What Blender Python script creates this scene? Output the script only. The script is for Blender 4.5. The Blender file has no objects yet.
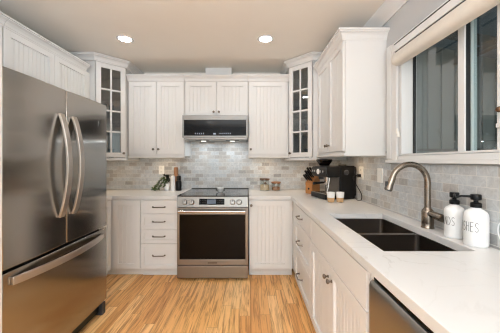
import bpy, bmesh, math, random
from mathutils import Vector, Matrix
random.seed(7)
PI = math.pi
S = bpy.context.scene
COL = S.collection

# ---------------------------------------------------------------- camera, world, light, exposure
EYE = 1.283
cam_d = bpy.data.cameras.new('camera')
cam = bpy.data.objects.new('camera', cam_d); COL.objects.link(cam)
cam.location = (0, 0, EYE); cam.rotation_euler = (PI/2, 0, 0)
cam_d.sensor_width = 36.0; cam_d.lens = 255*36/500; cam_d.clip_start = 0.02
cam_d.shift_y = -5.5/500
S.camera = cam

world = bpy.data.worlds.new('world'); S.world = world; world.use_nodes = True
bg = world.node_tree.nodes['Background']
bg.inputs[0].default_value = (0.80, 0.84, 0.83, 1); bg.inputs[1].default_value = 2.1

S.view_settings.view_transform = 'Standard'; S.view_settings.look = 'None'
S.view_settings.gamma = 1.0; S.view_settings.use_curve_mapping = False
S.view_settings.exposure = 0.10
S.cycles.use_denoising = True
S.cycles.denoiser = 'OPENIMAGEDENOISE'; S.cycles.denoising_input_passes = 'RGB_ALBEDO_NORMAL'; S.cycles.denoising_prefilter = 'ACCURATE'
S.cycles.pixel_filter_type = 'BLACKMAN_HARRIS'; S.cycles.filter_width = 1.2
S.cycles.max_bounces = 10; S.cycles.diffuse_bounces = 6; S.cycles.glossy_bounces = 5
S.cycles.transparent_max_bounces = 12; S.cycles.sample_clamp_indirect = 6.0

DAY_FILL_W = 25.0         # added fill light at the made-up doorway behind the camera
LAMP_L = 74.0        # radiance of the recessed ceiling lamps
BOUNCE_W = 150.0       # added fill behind the camera, aimed up at the ceiling
LAMP_COL = (0.97, 1.0, 1.0)
PUCK_W = 0.55         # warm puck lamps under the wall cabinets
HOOD_W = 0.7          # lamps under the microwave

def area(name, loc, rot, sx, sy, w, col, parent=None):
    l = bpy.data.lights.new(name, 'AREA'); l.shape = 'RECTANGLE'; l.size = sx; l.size_y = sy
    l.energy = w; l.color = col
    o = bpy.data.objects.new(name, l); COL.objects.link(o); o.location = loc; o.rotation_euler = rot
    if parent: o.parent = parent
    return o
area('daylight_fill', (-0.15, -3.3, 1.1), (PI/2, 0, 0), 1.5, 2.1, DAY_FILL_W, (0.74, 0.90, 1.0))  # added cool fill from behind the camera, shining in through the doorway

area('bounce_fill', (-0.4, -1.5, 1.35), (PI, 0, 0), 1.2, 0.8, BOUNCE_W, (0.86, 0.96, 1.08))   # unseen fill light added behind the camera, bounced off the ceiling

# ---------------------------------------------------------------- materials
def srgb(r, g, b):
    f = lambda c: (c/255/12.92) if c/255 <= 0.04045 else ((c/255+0.055)/1.055)**2.4
    return (f(r), f(g), f(b), 1)
MATS = {}
def base_mat(name):
    m = bpy.data.materials.new(name); m.use_nodes = True
    nt = m.node_tree; return m, nt, nt.nodes, nt.links, nt.nodes['Principled BSDF']
def coords(nt, scale=(1, 1, 1), rot=(0, 0, 0)):
    tc = nt.nodes.new('ShaderNodeTexCoord'); mp = nt.nodes.new('ShaderNodeMapping')
    mp.inputs['Scale'].default_value = scale; mp.inputs['Rotation'].default_value = rot
    nt.links.new(tc.outputs['Object'], mp.inputs['Vector']); return mp.outputs['Vector']
def mixc(nt, fac, a, b, mode='MIX'):
    n = nt.nodes.new('ShaderNodeMix'); n.data_type = 'RGBA'; n.blend_type = mode
    for sock, v in ((n.inputs[0], fac), (n.inputs[6], a), (n.inputs[7], b)):
        if hasattr(v, 'links'): nt.links.new(v, sock)
        else: sock.default_value = v
    return n.outputs[2]
def noise(nt, vec, scale, detail=3, dist=0.0, rough=0.5):
    n = nt.nodes.new('ShaderNodeTexNoise'); n.inputs['Scale'].default_value = scale
    n.inputs['Detail'].default_value = detail; n.inputs['Distortion'].default_value = dist
    n.inputs['Roughness'].default_value = rough
    nt.links.new(vec, n.inputs['Vector']); return n.outputs['Fac']
def ramp(nt, fac, p0, p1, c0=(0, 0, 0, 1), c1=(1, 1, 1, 1)):
    n = nt.nodes.new('ShaderNodeValToRGB'); e = n.color_ramp.elements
    e[0].position = p0; e[1].position = p1; e[0].color = c0; e[1].color = c1
    nt.links.new(fac, n.inputs[0]); return n.outputs[0]
def bump(nt, h, strength, dist, bs):
    b = nt.nodes.new('ShaderNodeBump'); b.inputs['Strength'].default_value = strength; b.inputs['Distance'].default_value = dist
    nt.links.new(h, b.inputs['Height']); nt.links.new(b.outputs[0], bs.inputs['Normal'])
def plain(name, col, rough=0.5, metal=0.0, var=0.06, vs=6.0, coat=0.0, spec=0.5, bmp=0.0):
    m, nt, N, L, bs = base_mat(name)
    v = coords(nt); f = noise(nt, v, vs, 4)
    dark = tuple(c*(1-var) for c in col[:3]) + (1,); lite = tuple(min(1, c*(1+var)) for c in col[:3]) + (1,)
    L.new(mixc(nt, f, dark, lite), bs.inputs['Base Color'])
    bs.inputs['Roughness'].default_value = rough; bs.inputs['Metallic'].default_value = metal
    bs.inputs['Coat Weight'].default_value = coat; bs.inputs['Specular IOR Level'].default_value = spec
    if bmp: bump(nt, noise(nt, v, vs*30, 2), bmp, 0.002, bs)
    MATS[name] = m; return m
def brushed(name, col, rough, stretch, metal=1.0, rv=0.08, aniso=0.0):
    m, nt, N, L, bs = base_mat(name)
    v = coords(nt, stretch); f = noise(nt, v, 1.0, 3); g = noise(nt, coords(nt), 2.5, 2)
    L.new(mixc(nt, f, tuple(c*0.94 for c in col[:3])+(1,), col), bs.inputs['Base Color'])
    mr = N.new('ShaderNodeMapRange'); mr.inputs[3].default_value = rough-rv/2; mr.inputs[4].default_value = rough+rv/2
    L.new(mixc(nt, 0.5, f, g), mr.inputs[0]); L.new(mr.outputs[0], bs.inputs['Roughness'])
    bs.inputs['Metallic'].default_value = metal
    if aniso:
        bs.inputs['Anisotropic'].default_value = aniso
        tg = N.new('ShaderNodeTangent'); tg.direction_type = 'RADIAL'; tg.axis = 'Z'; L.new(tg.outputs[0], bs.inputs['Tangent'])
    MATS[name] = m; return m
def glassy(name, tint=(0.9, 0.93, 0.93, 1), rough=0.0, base_refl=0.0):
    m, nt, N, L, bs = base_mat(name)
    N.remove(bs); out = N['Material Output']
    tr = N.new('ShaderNodeBsdfTransparent'); tr.inputs[0].default_value = tint
    gl = N.new('ShaderNodeBsdfGlossy'); gl.inputs['Roughness'].default_value = rough
    f = noise(nt, coords(nt), 3.0, 2)
    L.new(mixc(nt, f, (0.97, 0.98, 0.98, 1), (1, 1, 1, 1)), gl.inputs['Color'])
    fr = N.new('ShaderNodeFresnel'); ge = N.new('ShaderNodeNewGeometry')
    io = N.new('ShaderNodeMapRange'); io.inputs[3].default_value = 1.5; io.inputs[4].default_value = 1/1.5   # same reflectance from both faces of a thin pane
    L.new(ge.outputs['Backfacing'], io.inputs[0]); L.new(io.outputs[0], fr.inputs[0])
    ad = N.new('ShaderNodeMath'); ad.operation = 'ADD'; ad.inputs[1].default_value = base_refl; ad.use_clamp = True
    L.new(fr.outputs[0], ad.inputs[0])
    mx = N.new('ShaderNodeMixShader'); L.new(ad.outputs[0], mx.inputs[0]); L.new(tr.outputs[0], mx.inputs[1]); L.new(gl.outputs[0], mx.inputs[2])
    L.new(mx.outputs[0], out.inputs['Surface']); MATS[name] = m; return m
def emit(name, col, strength):
    m, nt, N, L, bs = base_mat(name)
    f = noise(nt, coords(nt), 4.0, 1)
    L.new(mixc(nt, f, col, tuple(min(1, c*1.03) for c in col[:3])+(1,)), bs.inputs['Emission Color'])
    bs.inputs['Base Color'].default_value = (0.03, 0.03, 0.035, 1)
    bs.inputs['Emission Strength'].default_value = strength; MATS[name] = m; return m

W_CAB = plain('white_cabinet_paint', srgb(226, 225, 223), 0.42, var=0.015, vs=2)
W_TRIM = plain('white_trim_paint', srgb(226, 226, 225), 0.45, var=0.015)
PAINT = plain('grey_wall_paint', srgb(196, 197, 198), 0.75, var=0.02, bmp=0.05)
CEIL = plain('ceiling_paint', srgb(242, 237, 229), 0.85, var=0.015, bmp=0.05)
STEEL = brushed('brushed_stainless', srgb(150, 145, 139), 0.32, (2, 2, 300), rv=0.03, aniso=0.5)
STEEL_V = brushed('stainless_fridge', srgb(172, 167, 161), 0.17, (1.5, 1.5, 200), rv=0.02, aniso=0.8)
HANDLE_M = plain('satin_handle_steel', srgb(196, 188, 180), 0.36, 1.0, 0.03)
STEEL_L = plain('polished_stainless', srgb(205, 202, 198), 0.2, 1.0, 0.03)
SINK_M = brushed('sink_stainless', srgb(118, 108, 100), 0.3, (200, 6, 6))
NICKEL = plain('brushed_nickel', srgb(150, 139, 127), 0.27, 1.0, 0.04)
PEWTER = plain('dark_pewter', srgb(120, 112, 104), 0.3, 1.0, 0.05)
BLACK_G = plain('black_glass', srgb(12, 12, 13), 0.07, 0.0, 0.1, spec=0.15)
OVEN_G = plain('oven_glass', srgb(18, 12, 8), 0.12, 0.0, 0.25, vs=8, spec=0.12)
COOK_G = plain('cooktop_glass', srgb(42, 44, 46), 0.12, 0.0, 0.08, coat=0.3)
BLACK_P = plain('black_plastic', srgb(15, 15, 16), 0.38, 0.0, 0.1, spec=0.3)
BLACK_M = plain('matte_black', srgb(20, 20, 21), 0.5, 0.0, 0.1)
DARK_G = plain('dark_grey_plastic', srgb(58, 58, 60), 0.5, 0.0, 0.1)
SMOKE = glassy('smoked_plastic', (0.16, 0.16, 0.17, 1), 0.05, 0.03)
GLASS = glassy('clear_glass', (0.93, 0.95, 0.95, 1), 0.0, 0.02)
CAB_GL = glassy('cabinet_glass', (0.74, 0.76, 0.76, 1), 0.02, 0.05)
WIN_GL = glassy('window_glass', (0.82, 0.85, 0.85, 1), 0.0, 0.03)
CERAM = plain('white_ceramic', srgb(240, 240, 238), 0.3, 0.0, 0.015)
CERAM_M = plain('matte_white_ceramic', srgb(243, 244, 244), 0.5, 0.0, 0.01)
PLATE_P = plain('white_plastic', srgb(238, 236, 230), 0.4, 0.0, 0.015)
WALNUT = plain('dark_wood_lid', srgb(92, 62, 42), 0.5, 0.0, 0.3, vs=25)
MILLW = plain('warm_wood', srgb(160, 114, 80), 0.5, 0.0, 0.2, vs=25)
BLOCKW = plain('orange_wood', srgb(186, 126, 72), 0.45, 0.0, 0.22, vs=22)
TAN = plain('tan_stoneware', srgb(198, 160, 116), 0.6, 0.0, 0.12, vs=40)
FLOUR = plain('oat_flour', srgb(222, 196, 162), 0.9, 0.0, 0.08, vs=60)
NUTS = plain('brown_nuts', srgb(160, 104, 58), 0.7, 0.0, 0.5, vs=90)
SCOOP = plain('scoop_wood', srgb(96, 58, 34), 0.5, 0.0, 0.2)
LEAF = plain('leaf_green', srgb(74, 92, 50), 0.5, 0.0, 0.35, vs=30)
LEAF_D = plain('dark_leaf', srgb(24, 30, 22), 0.5, 0.0, 0.3, vs=30)
INK = plain('black_ink', srgb(38, 38, 38), 0.6, 0.0, 0.1)
FABRIC = plain('cream_blind_fabric', srgb(222, 216, 206), 0.9, 0.0, 0.05, vs=40, bmp=0.2)
BRONZE = plain('bronze_latch', srgb(110, 84, 64), 0.35, 0.8, 0.1)
SIDING = plain('grey_siding', srgb(122, 127, 124), 0.8, 0.0, 0.12, vs=5)
RAFTER = plain('grey_brown_timber', srgb(92, 88, 84), 0.8, 0.0, 0.15, vs=8)
SHEETM = plain('blue_grey_roofing', srgb(110, 128, 142), 0.5, 0.0, 0.15, vs=6)
SOIL = plain('outdoor_paving', srgb(120, 118, 112), 0.9, 0.0, 0.2)
ALU = plain('grey_green_aluminium', srgb(176, 190, 190), 0.4, 0.2, 0.04)
LCD = emit('display_glow', srgb(96, 108, 122), 0.6)
ICON = emit('display_icons', srgb(200, 210, 225), 0.7)
LENS = emit('lamp_lens', (LAMP_COL[0], LAMP_COL[1], LAMP_COL[2], 1), LAMP_L)
PUCKM = emit('puck_lens', (1.0, 0.75, 0.5, 1), 4.0)

def quartz():
    m, nt, N, L, bs = base_mat('white_quartz')
    v = coords(nt, (1, 1, 1), (0, 0, 0.6)); n1 = noise(nt, v, 2.2, 6, 1.2, 0.6)
    d = N.new('ShaderNodeMath'); d.operation = 'SUBTRACT'; d.inputs[1].default_value = 0.5; L.new(n1, d.inputs[0])
    a = N.new('ShaderNodeMath'); a.operation = 'ABSOLUTE'; L.new(d.outputs[0], a.inputs[0])
    vein = ramp(nt, a.outputs[0], 0.0, 0.014, (1, 1, 1, 1), (0, 0, 0, 1))
    msk = ramp(nt, noise(nt, v, 1.3, 2), 0.48, 0.62)
    k = mixc(nt, 1.0, vein, msk, 'MULTIPLY')
    cl = mixc(nt, noise(nt, v, 3.0, 3), srgb(219, 218, 216), srgb(225, 224, 223))
    L.new(mixc(nt, k, cl, srgb(208, 206, 203)), bs.inputs['Base Color'])
    bs.inputs['Roughness'].default_value = 0.3; MATS['quartz'] = m; return m
QUARTZ = quartz()

def tiles(name, axis):
    m, nt, N, L, bs = base_mat(name)
    tc = N.new('ShaderNodeTexCoord'); sp = N.new('ShaderNodeSeparateXYZ'); cb = N.new('ShaderNodeCombineXYZ')
    L.new(tc.outputs['Object'], sp.inputs[0]); L.new(sp.outputs[axis], cb.inputs[0]); L.new(sp.outputs[2], cb.inputs[1])
    br = N.new('ShaderNodeTexBrick'); L.new(cb.outputs[0], br.inputs['Vector'])
    br.inputs['Scale'].default_value = 1.0; br.inputs['Brick Width'].default_value = 0.106; br.inputs['Row Height'].default_value = 0.0505
    br.inputs['Mortar Size'].default_value = 0.0018; br.inputs['Mortar Smooth'].default_value = 0.2; br.inputs['Bias'].default_value = 0.0
    br.inputs['Color1'].default_value = (0, 0, 0, 1); br.inputs['Color2'].default_value = (1, 1, 1, 1); br.inputs['Mortar'].default_value = (0.5, 0.5, 0.5, 1)
    tone = N.new('ShaderNodeValToRGB'); e = tone.color_ramp.elements
    e[0].position = 0.0; e[0].color = srgb(160, 161, 160); e[1].position = 1.0; e[1].color = srgb(216, 219, 220)
    for p, c in ((0.18, srgb(192, 188, 183)), (0.4, srgb(198, 201, 202)), (0.62, srgb(205, 209, 210)), (0.82, srgb(194, 200, 203))):
        q = e.new(p); q.color = c
    L.new(br.outputs['Color'], tone.inputs[0])
    v = coords(nt); cloud = ramp(nt, noise(nt, v, 20, 6, 2.0, 0.65), 0.3, 0.72); warm = ramp(nt, noise(nt, v, 6, 3), 0.5, 0.75)
    c = mixc(nt, cloud, (0.74, 0.74, 0.755, 1), (1.12, 1.12, 1.12, 1)); c = mixc(nt, 1.0, tone.outputs[0], c, 'MULTIPLY')
    w = N.new('ShaderNodeMath'); w.operation = 'MULTIPLY'; w.inputs[1].default_value = 0.35; L.new(warm, w.inputs[0])
    c = mixc(nt, w.outputs[0], c, srgb(196, 182, 164))
    c = mixc(nt, br.outputs['Fac'], c, srgb(214, 213, 209))
    L.new(c, bs.inputs['Base Color']); bs.inputs['Roughness'].default_value = 0.35
    iv = N.new('ShaderNodeMath'); iv.operation = 'SUBTRACT'; iv.inputs[0].default_value = 1.0; L.new(br.outputs['Fac'], iv.inputs[1])
    bump(nt, iv.outputs[0], 0.4, 0.002, bs); MATS[name] = m; return m
TILE_X = tiles('marble_tile_back', 0); TILE_Y = tiles('marble_tile_side', 1)

def planks():
    m, nt, N, L, bs = base_mat('wood_planks')
    tc = N.new('ShaderNodeTexCoord'); sp = N.new('ShaderNodeSeparateXYZ'); cb = N.new('ShaderNodeCombineXYZ')
    L.new(tc.outputs['Object'], sp.inputs[0]); L.new(sp.outputs[0], cb.inputs[1])
    def mth(op, a, b=None):
        n = N.new('ShaderNodeMath'); n.operation = op
        for i, q in enumerate((a, b)):
            if q is None: continue
            if hasattr(q, 'links'): L.new(q, n.inputs[i])
            else: n.inputs[i].default_value = q
        return n.outputs[0]
    row = mth('FLOOR', mth('DIVIDE', sp.outputs[0], 0.083))
    wn_ = N.new('ShaderNodeTexWhiteNoise'); wn_.noise_dimensions = '1D'; L.new(row, wn_.inputs['W'])
    L.new(mth('ADD', sp.outputs[1], mth('MULTIPLY', wn_.outputs['Value'], 1.15)), cb.inputs[0])
    br = N.new('ShaderNodeTexBrick'); L.new(cb.outputs[0], br.inputs['Vector'])
    br.offset = 0.0; br.inputs['Scale'].default_value = 1.0; br.inputs['Brick Width'].default_value = 1.15; br.inputs['Row Height'].default_value = 0.083
    br.inputs['Mortar Size'].default_value = 0.0009; br.inputs['Mortar Smooth'].default_value = 0.3; br.inputs['Bias'].default_value = 0
    br.inputs['Color1'].default_value = (0, 0, 0, 1); br.inputs['Color2'].default_value = (1, 1, 1, 1); br.inputs['Mortar'].default_value = (0.5, 0.5, 0.5, 1)
    tone = N.new('ShaderNodeValToRGB'); e = tone.color_ramp.elements
    e[0].position = 0; e[0].color = srgb(226, 164, 98); e[1].position = 1; e[1].color = srgb(255, 212, 150)
    q = e.new(0.5); q.color = srgb(246, 192, 124)
    L.new(br.outputs['Color'], tone.inputs[0])
    off = N.new('ShaderNodeVectorMath'); off.operation = 'ADD'; L.new(coords(nt, (40, 2.2, 1)), off.inputs[0])
    sc = N.new('ShaderNodeVectorMath'); sc.operation = 'SCALE'; sc.inputs['Scale'].default_value = 4.0
    L.new(br.outputs['Color'], sc.inputs[0]); L.new(sc.outputs[0], off.inputs[1])
    g = noise(nt, off.outputs[0], 1.0, 6, 1.4, 0.62)
    streak = ramp(nt, g, 0.46, 0.68)
    k = N.new('ShaderNodeMath'); k.operation = 'MULTIPLY'; k.inputs[1].default_value = 0.85; L.new(streak, k.inputs[0])
    c = mixc(nt, k.outputs[0], tone.outputs[0], srgb(146, 84, 32))
    fine = noise(nt, coords(nt, (160, 5, 1)), 1.0, 3)
    c = mixc(nt, 1.0, c, mixc(nt, fine, (0.88, 0.88, 0.88, 1), (1.16, 1.16, 1.16, 1)), 'MULTIPLY')
    c = mixc(nt, br.outputs['Fac'], c, srgb(112, 66, 34))
    L.new(c, bs.inputs['Base Color']); bs.inputs['Roughness'].default_value = 0.36
    bump(nt, g, 0.04, 0.002, bs); return m
PLANK = planks()

# ---------------------------------------------------------------- mesh helpers
class MB:
    def __init__(s): s.bm = bmesh.new()
    def box(s, x0, x1, y0, y1, z0, z1):
        v = [s.bm.verts.new(p) for p in ((x0,y0,z0),(x1,y0,z0),(x1,y1,z0),(x0,y1,z0),(x0,y0,z1),(x1,y0,z1),(x1,y1,z1),(x0,y1,z1))]
        for f in ((3,2,1,0),(4,5,6,7),(0,1,5,4),(1,2,6,5),(2,3,7,6),(3,0,4,7)): s.bm.faces.new([v[i] for i in f])
        return s
    def prism(s, pts, z0, z1):                       # polygon in XY extruded along Z
        a = [s.bm.verts.new((x, y, z0)) for x, y in pts]; b = [s.bm.verts.new((x, y, z1)) for x, y in pts]
        n = len(pts); s.bm.faces.new(a[::-1]); s.bm.faces.new(b)
        for i in range(n): s.bm.faces.new((a[i], a[(i+1) % n], b[(i+1) % n], b[i]))
        return s
    def extr(s, pts, axis, a0, a1):                  # polygon in the plane across axis ('x': pts=(y,z); 'y': pts=(x,z))
        mk = (lambda p, t: (t, p[0], p[1])) if axis == 'x' else (lambda p, t: (p[0], t, p[1]))
        a = [s.bm.verts.new(mk(p, a0)) for p in pts]; b = [s.bm.verts.new(mk(p, a1)) for p in pts]
        n = len(pts); s.bm.faces.new(a[::-1]); s.bm.faces.new(b)
        for i in range(n): s.bm.faces.new((a[i], a[(i+1) % n], b[(i+1) % n], b[i]))
        return s
    def lathe(s, prof, n=24, M=None, cap=True):      # prof = [(r, z)], about Z, then transformed by M
        rings = []
        for r, z in prof:
            ring = []
            for i in range(n):
                p = Vector((r*math.cos(2*PI*i/n), r*math.sin(2*PI*i/n), z))
                ring.append(s.bm.verts.new(M @ p if M else p))
            rings.append(ring)
        for a, b in zip(rings, rings[1:]):
            for i in range(n): s.bm.faces.new((a[i], a[(i+1) % n], b[(i+1) % n], b[i]))
        if cap: s.bm.faces.new(rings[0][::-1]); s.bm.faces.new(rings[-1])
        return s
    def tube(s, pts, r, n=12, sq=None):              # r scalar or list; sq=(half_w, half_h, up) for a flat bar
        pts = [Vector(p) for p in pts]; rings = []; prev = None
        for i, p in enumerate(pts):
            t = (pts[min(i+1, len(pts)-1)] - pts[max(i-1, 0)]).normalized()
            if sq: u = Vector(sq[2]); u = (u - t*u.dot(t)).normalized()
            elif prev is None:
                u = Vector((0, 0, 1)) if abs(t.z) < 0.9 else Vector((1, 0, 0)); u = (u - t*u.dot(t)).normalized()
            else: u = (prev - t*prev.dot(t)).normalized()
            prev = u; w = t.cross(u)
            if sq: rings.append([s.bm.verts.new(p + w*a*sq[0] + u*b*sq[1]) for a, b in ((-1,-1),(1,-1),(1,1),(-1,1))])
            else:
                rr = r[i] if isinstance(r, (list, tuple)) else r
                rings.append([s.bm.verts.new(p + (u*math.cos(2*PI*k/n) + w*math.sin(2*PI*k/n))*rr) for k in range(n)])
        m = len(rings[0])
        for a, b in zip(rings, rings[1:]):
            for i in range(m): s.bm.faces.new((a[i], a[(i+1) % m], b[(i+1) % m], b[i]))
        s.bm.faces.new(rings[0][::-1]); s.bm.faces.new(rings[-1]); return s
    def sweep(s, path, prof):                        # moulding: prof=[(out, z)] closed, swept along XY path, mitred; out is to the right of travel
        P = [Vector((x, y)) for x, y in path]; rings = []
        for i, p in enumerate(P):
            d0 = (P[i]-P[i-1]).normalized() if i else None; d1 = (P[i+1]-P[i]).normalized() if i < len(P)-1 else None
            n0 = Vector((d0.y, -d0.x)) if d0 else None; n1 = Vector((d1.y, -d1.x)) if d1 else None
            if n0 and n1: m = (n0+n1); m = m/m.length; m = m/max(0.2, m.dot(n0))
            else: m = n0 or n1
            rings.append([s.bm.verts.new((p.x+m.x*o, p.y+m.y*o, z)) for o, z in prof])
        k = len(prof)
        for a, b in zip(rings, rings[1:]):
            for i in range(k): s.bm.faces.new((a[i], a[(i+1) % k], b[(i+1) % k], b[i]))
        s.bm.faces.new(rings[0][::-1]); s.bm.faces.new(rings[-1]); return s
    def cells(s, xs, ys, inside, z0, z1):            # slab with holes / L shapes, no inner seams
        V = {}
        def vert(i, j, k):
            if (i, j, k) not in V: V[(i, j, k)] = s.bm.verts.new((xs[i], ys[j], (z0, z1)[k]))
            return V[(i, j, k)]
        ins = lambda i, j: 0 <= i < len(xs)-1 and 0 <= j < len(ys)-1 and inside((xs[i]+xs[i+1])/2, (ys[j]+ys[j+1])/2)
        for i in range(len(xs)-1):
            for j in range(len(ys)-1):
                if not ins(i, j): continue
                s.bm.faces.new((vert(i,j,1), vert(i+1,j,1), vert(i+1,j+1,1), vert(i,j+1,1)))
                s.bm.faces.new((vert(i,j,0), vert(i,j+1,0), vert(i+1,j+1,0), vert(i+1,j,0)))
                for di, dj, a, b in ((0,-1,(i,j),(i+1,j)), (1,0,(i+1,j),(i+1,j+1)), (0,1,(i+1,j+1),(i,j+1)), (-1,0,(i,j+1),(i,j))):
                    if not ins(i+di, j+dj): s.bm.faces.new((vert(*a,0), vert(*b,0), vert(*b,1), vert(*a,1)))
        return s
    def xf(s, M):
        for v in s.bm.verts: v.co = M @ v.co
        return s
    def build(s, name, mat, parent=None, bevel=0.0, smooth=False, loc=None, seg=2):
        bmesh.ops.recalc_face_normals(s.bm, faces=s.bm.faces[:])
        me = bpy.data.meshes.new(name); s.bm.to_mesh(me); s.bm.free()
        me.materials.append(mat)
        o = bpy.data.objects.new(name, me); COL.objects.link(o)
        if parent: o.parent = parent
        if loc: o.location = loc
        if smooth:
            for p in me.polygons: p.use_smooth = True
            try: me.set_sharp_from_angle(angle=math.radians(40))
            except Exception: pass
        if bevel:
            b = o.modifiers.new('soft_edge', 'BEVEL'); b.width = bevel; b.segments = seg; b.limit_method = 'ANGLE'; b.angle_limit = math.radians(50)
        return o

def tag(o, label, cat, group=None):
    o['label'] = label; o['category'] = cat
    if group: o['group'] = group
    return o
def thing(name, label, cat, loc=(0, 0, 0), rz=0.0, group=None):
    o = bpy.data.objects.new(name, None); COL.objects.link(o); o.empty_display_size = 0.1
    o.location = loc; o.rotation_euler = (0, 0, rz); return tag(o, label, cat, group)
def struct(o): o['kind'] = 'structure'; return o
def copy_tree(o, parent=None):
    c = o.copy(); COL.objects.link(c)
    if parent: c.parent = parent
    for ch in list(o.children): copy_tree(ch, c)
    return c
def along_y(x, y, z, sgn=-1):                        # lathe frame whose Z runs along -Y (out of a cabinet face)
    return Matrix.Translation((x, y, z)) @ Matrix.Rotation(PI/2 if sgn < 0 else -PI/2, 4, 'X')

# ---------------------------------------------------------------- dimensions
XL, XR, YB, ZC = -2.12, 1.09, 3.47, 2.485
Y0 = -3.0
CT, CU = 0.898, 0.862          # counter top / underside
WIN_Y0, WIN_Y1, WIN_Z0, WIN_Z1 = 0.62, 1.866, 1.322, 2.09

# ---------------------------------------------------------------- setting
struct(MB().box(XL-0.1, XR+0.1, Y0-0.1, YB+0.1, -0.08, 0).build('floor', PLANK))
struct(MB().box(XL-0.1, XR+0.12, Y0-0.1, YB+0.1, ZC, ZC+0.1).build('ceiling', CEIL))
struct(MB().box(XL-0.1, XR+0.12, YB, YB+0.1, 0, ZC).build('wall_back', CEIL))
struct(MB().box(XL-0.1, XL, Y0, YB, 0, ZC).build('wall_left', PAINT))
w = MB()
w.box(XR, XR+0.12, Y0, WIN_Y0, 0, ZC).box(XR, XR+0.12, WIN_Y1, YB, 0, ZC)
w.box(XR, XR+0.12, WIN_Y0, WIN_Y1, 0, WIN_Z0).box(XR, XR+0.12, WIN_Y0, WIN_Y1, WIN_Z1, ZC)
struct(w.build('wall_right', PAINT))
w = MB()
w.box(XL-0.1, -0.9, Y0-0.1, Y0, 0, ZC).box(0.6, XR+0.12, Y0-0.1, Y0, 0, ZC).box(-0.9, 0.6, Y0-0.1, Y0, 2.15, ZC)  # unseen doorway gap, added to let the cool fill light in
struct(w.build('wall_rear', PAINT))
d = MB().box(-0.98, -0.9, Y0, Y0+0.02, 0, 2.23).box(0.6, 0.68, Y0, Y0+0.02, 0, 2.23).box(-0.9, 0.6, Y0, Y0+0.02, 2.15, 2.23)  # trim of the added doorway
struct(d.build('trim_2', W_TRIM, bevel=0.003))

# tiled walls: marble brick tile from the worktop up to the cabinets and the window
TB = MB().box(XL+0.001, XR-0.009, YB-0.008, YB-0.001, CT+0.001, 1.56)
struct(TB.build('wall_tiles_back', TILE_X))
TB = MB().box(XR-0.008, XR-0.001, 1.965, YB-0.009, CT+0.001, 1.362).box(XR-0.008, XR-0.001, -0.4, 1.965, CT+0.001, 1.262)
struct(TB.build('wall_tiles_right', TILE_Y))

# crown moulding at the ceiling along the right wall
prof = [(0, 2.385), (0.012, 2.385), (0.018, 2.40), (0.03, 2.42), (0.055, 2.445), (0.072, 2.462), (0.078, 2.484), (0, 2.484)]
struct(MB().sweep([(XR-0.001, YB), (XR-0.001, Y0)], prof).build('trim_1', W_TRIM, smooth=True))

# boxed duct between the cabinets and the ceiling
struct(MB().box(-0.574, -0.238, 3.285, 3.468, 2.33, ZC-0.001).build('wall_duct_box', W_TRIM))

# window in the right wall
wn = thing('window_1', 'white framed sliding window above the sink', 'window', (XR, 0, 0)); wn['kind'] = 'structure'
c = MB()
for (y0, y1, z0, z1) in ((WIN_Y1, 1.985, 1.268, 2.16), (WIN_Y0-0.09, WIN_Y0, 1.268, 2.16), (WIN_Y0, WIN_Y1, WIN_Z1, 2.16)):
    c.box(-0.02, -0.001, y0, y1, z0, z1)
c.build('window_casing', W_TRIM, wn, bevel=0.004)
MB().box(-0.028, -0.0205, WIN_Y1+0.06, 1.985, 1.30, 2.16).build('window_casing', W_TRIM, wn, bevel=0.003)
MB().box(-0.034, -0.001, WIN_Y0-0.1, 1.995, 1.268, 1.29).box(-0.012, -0.001, WIN_Y0, WIN_Y1, 1.29, WIN_Z0-0.003).build('window_sill', W_TRIM, wn, bevel=0.003)
f = MB()
f.box(0.001, 0.119, WIN_Y0+0.001, WIN_Y0+0.02, WIN_Z0+0.001, WIN_Z1-0.001).box(0.001, 0.119, WIN_Y1-0.02, WIN_Y1-0.001, WIN_Z0+0.001, WIN_Z1-0.001)
f.box(0.001, 0.119, WIN_Y0+0.02, WIN_Y1-0.02, WIN_Z0+0.001, WIN_Z0+0.012).box(0.001, 0.119, WIN_Y0+0.02, WIN_Y1-0.02, WIN_Z1-0.02, WIN_Z1-0.001)
f.build('window_frame', W_TRIM, wn, bevel=0.002)
ZA, ZE = WIN_Z0+0.012, WIN_Z1-0.02
f = MB().box(0.0, 0.035, WIN_Y1-0.03, WIN_Y1-0.0205, ZA, ZE); f.build('stop', W_TRIM, wn, bevel=0.002)
for ya, yb in ((1.356, 1.40), (1.132, 1.178)):
    MB().box(0.05, 0.060, ya, yb, ZA, ZE).build('stile', W_TRIM, wn, bevel=0.003)
    MB().box(0.0605, 0.084, ya+0.002, yb-0.002, ZA, ZE).build('gasket', BLACK_M, wn)
    MB().box(0.0845, 0.115, ya-0.004, yb-0.01, ZA, ZE).build('outer_sash', ALU, wn, bevel=0.002)
MB().box(0.088, 0.104, WIN_Y1-0.036, WIN_Y1-0.0205, ZA, ZE).build('gasket', BLACK_M, wn)
for ya, yb in ((1.392, WIN_Y1-0.0365), (1.169, 1.351), (WIN_Y0+0.021, 1.127)):
    MB().box(0.096, 0.100, ya, yb, ZA, ZE).build('pane', WIN_GL, wn)
MB().lathe([(0.004, 0), (0.011, 0.004), (0.014, 0.012), (0.011, 0.02), (0.004, 0.024)], 16, Matrix.Translation((0.0495, 1.155, 1.517)) @ Matrix.Rotation(-PI/2, 4, 'Y')).build('latch', BRONZE, wn, smooth=True)
MB().box(0.034, 0.0495, 1.142, 1.168, 1.435, 1.455).box(0.034, 0.0495, 1.148, 1.162, 1.455, 1.475).build('catch', W_TRIM, wn, bevel=0.003)

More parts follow.
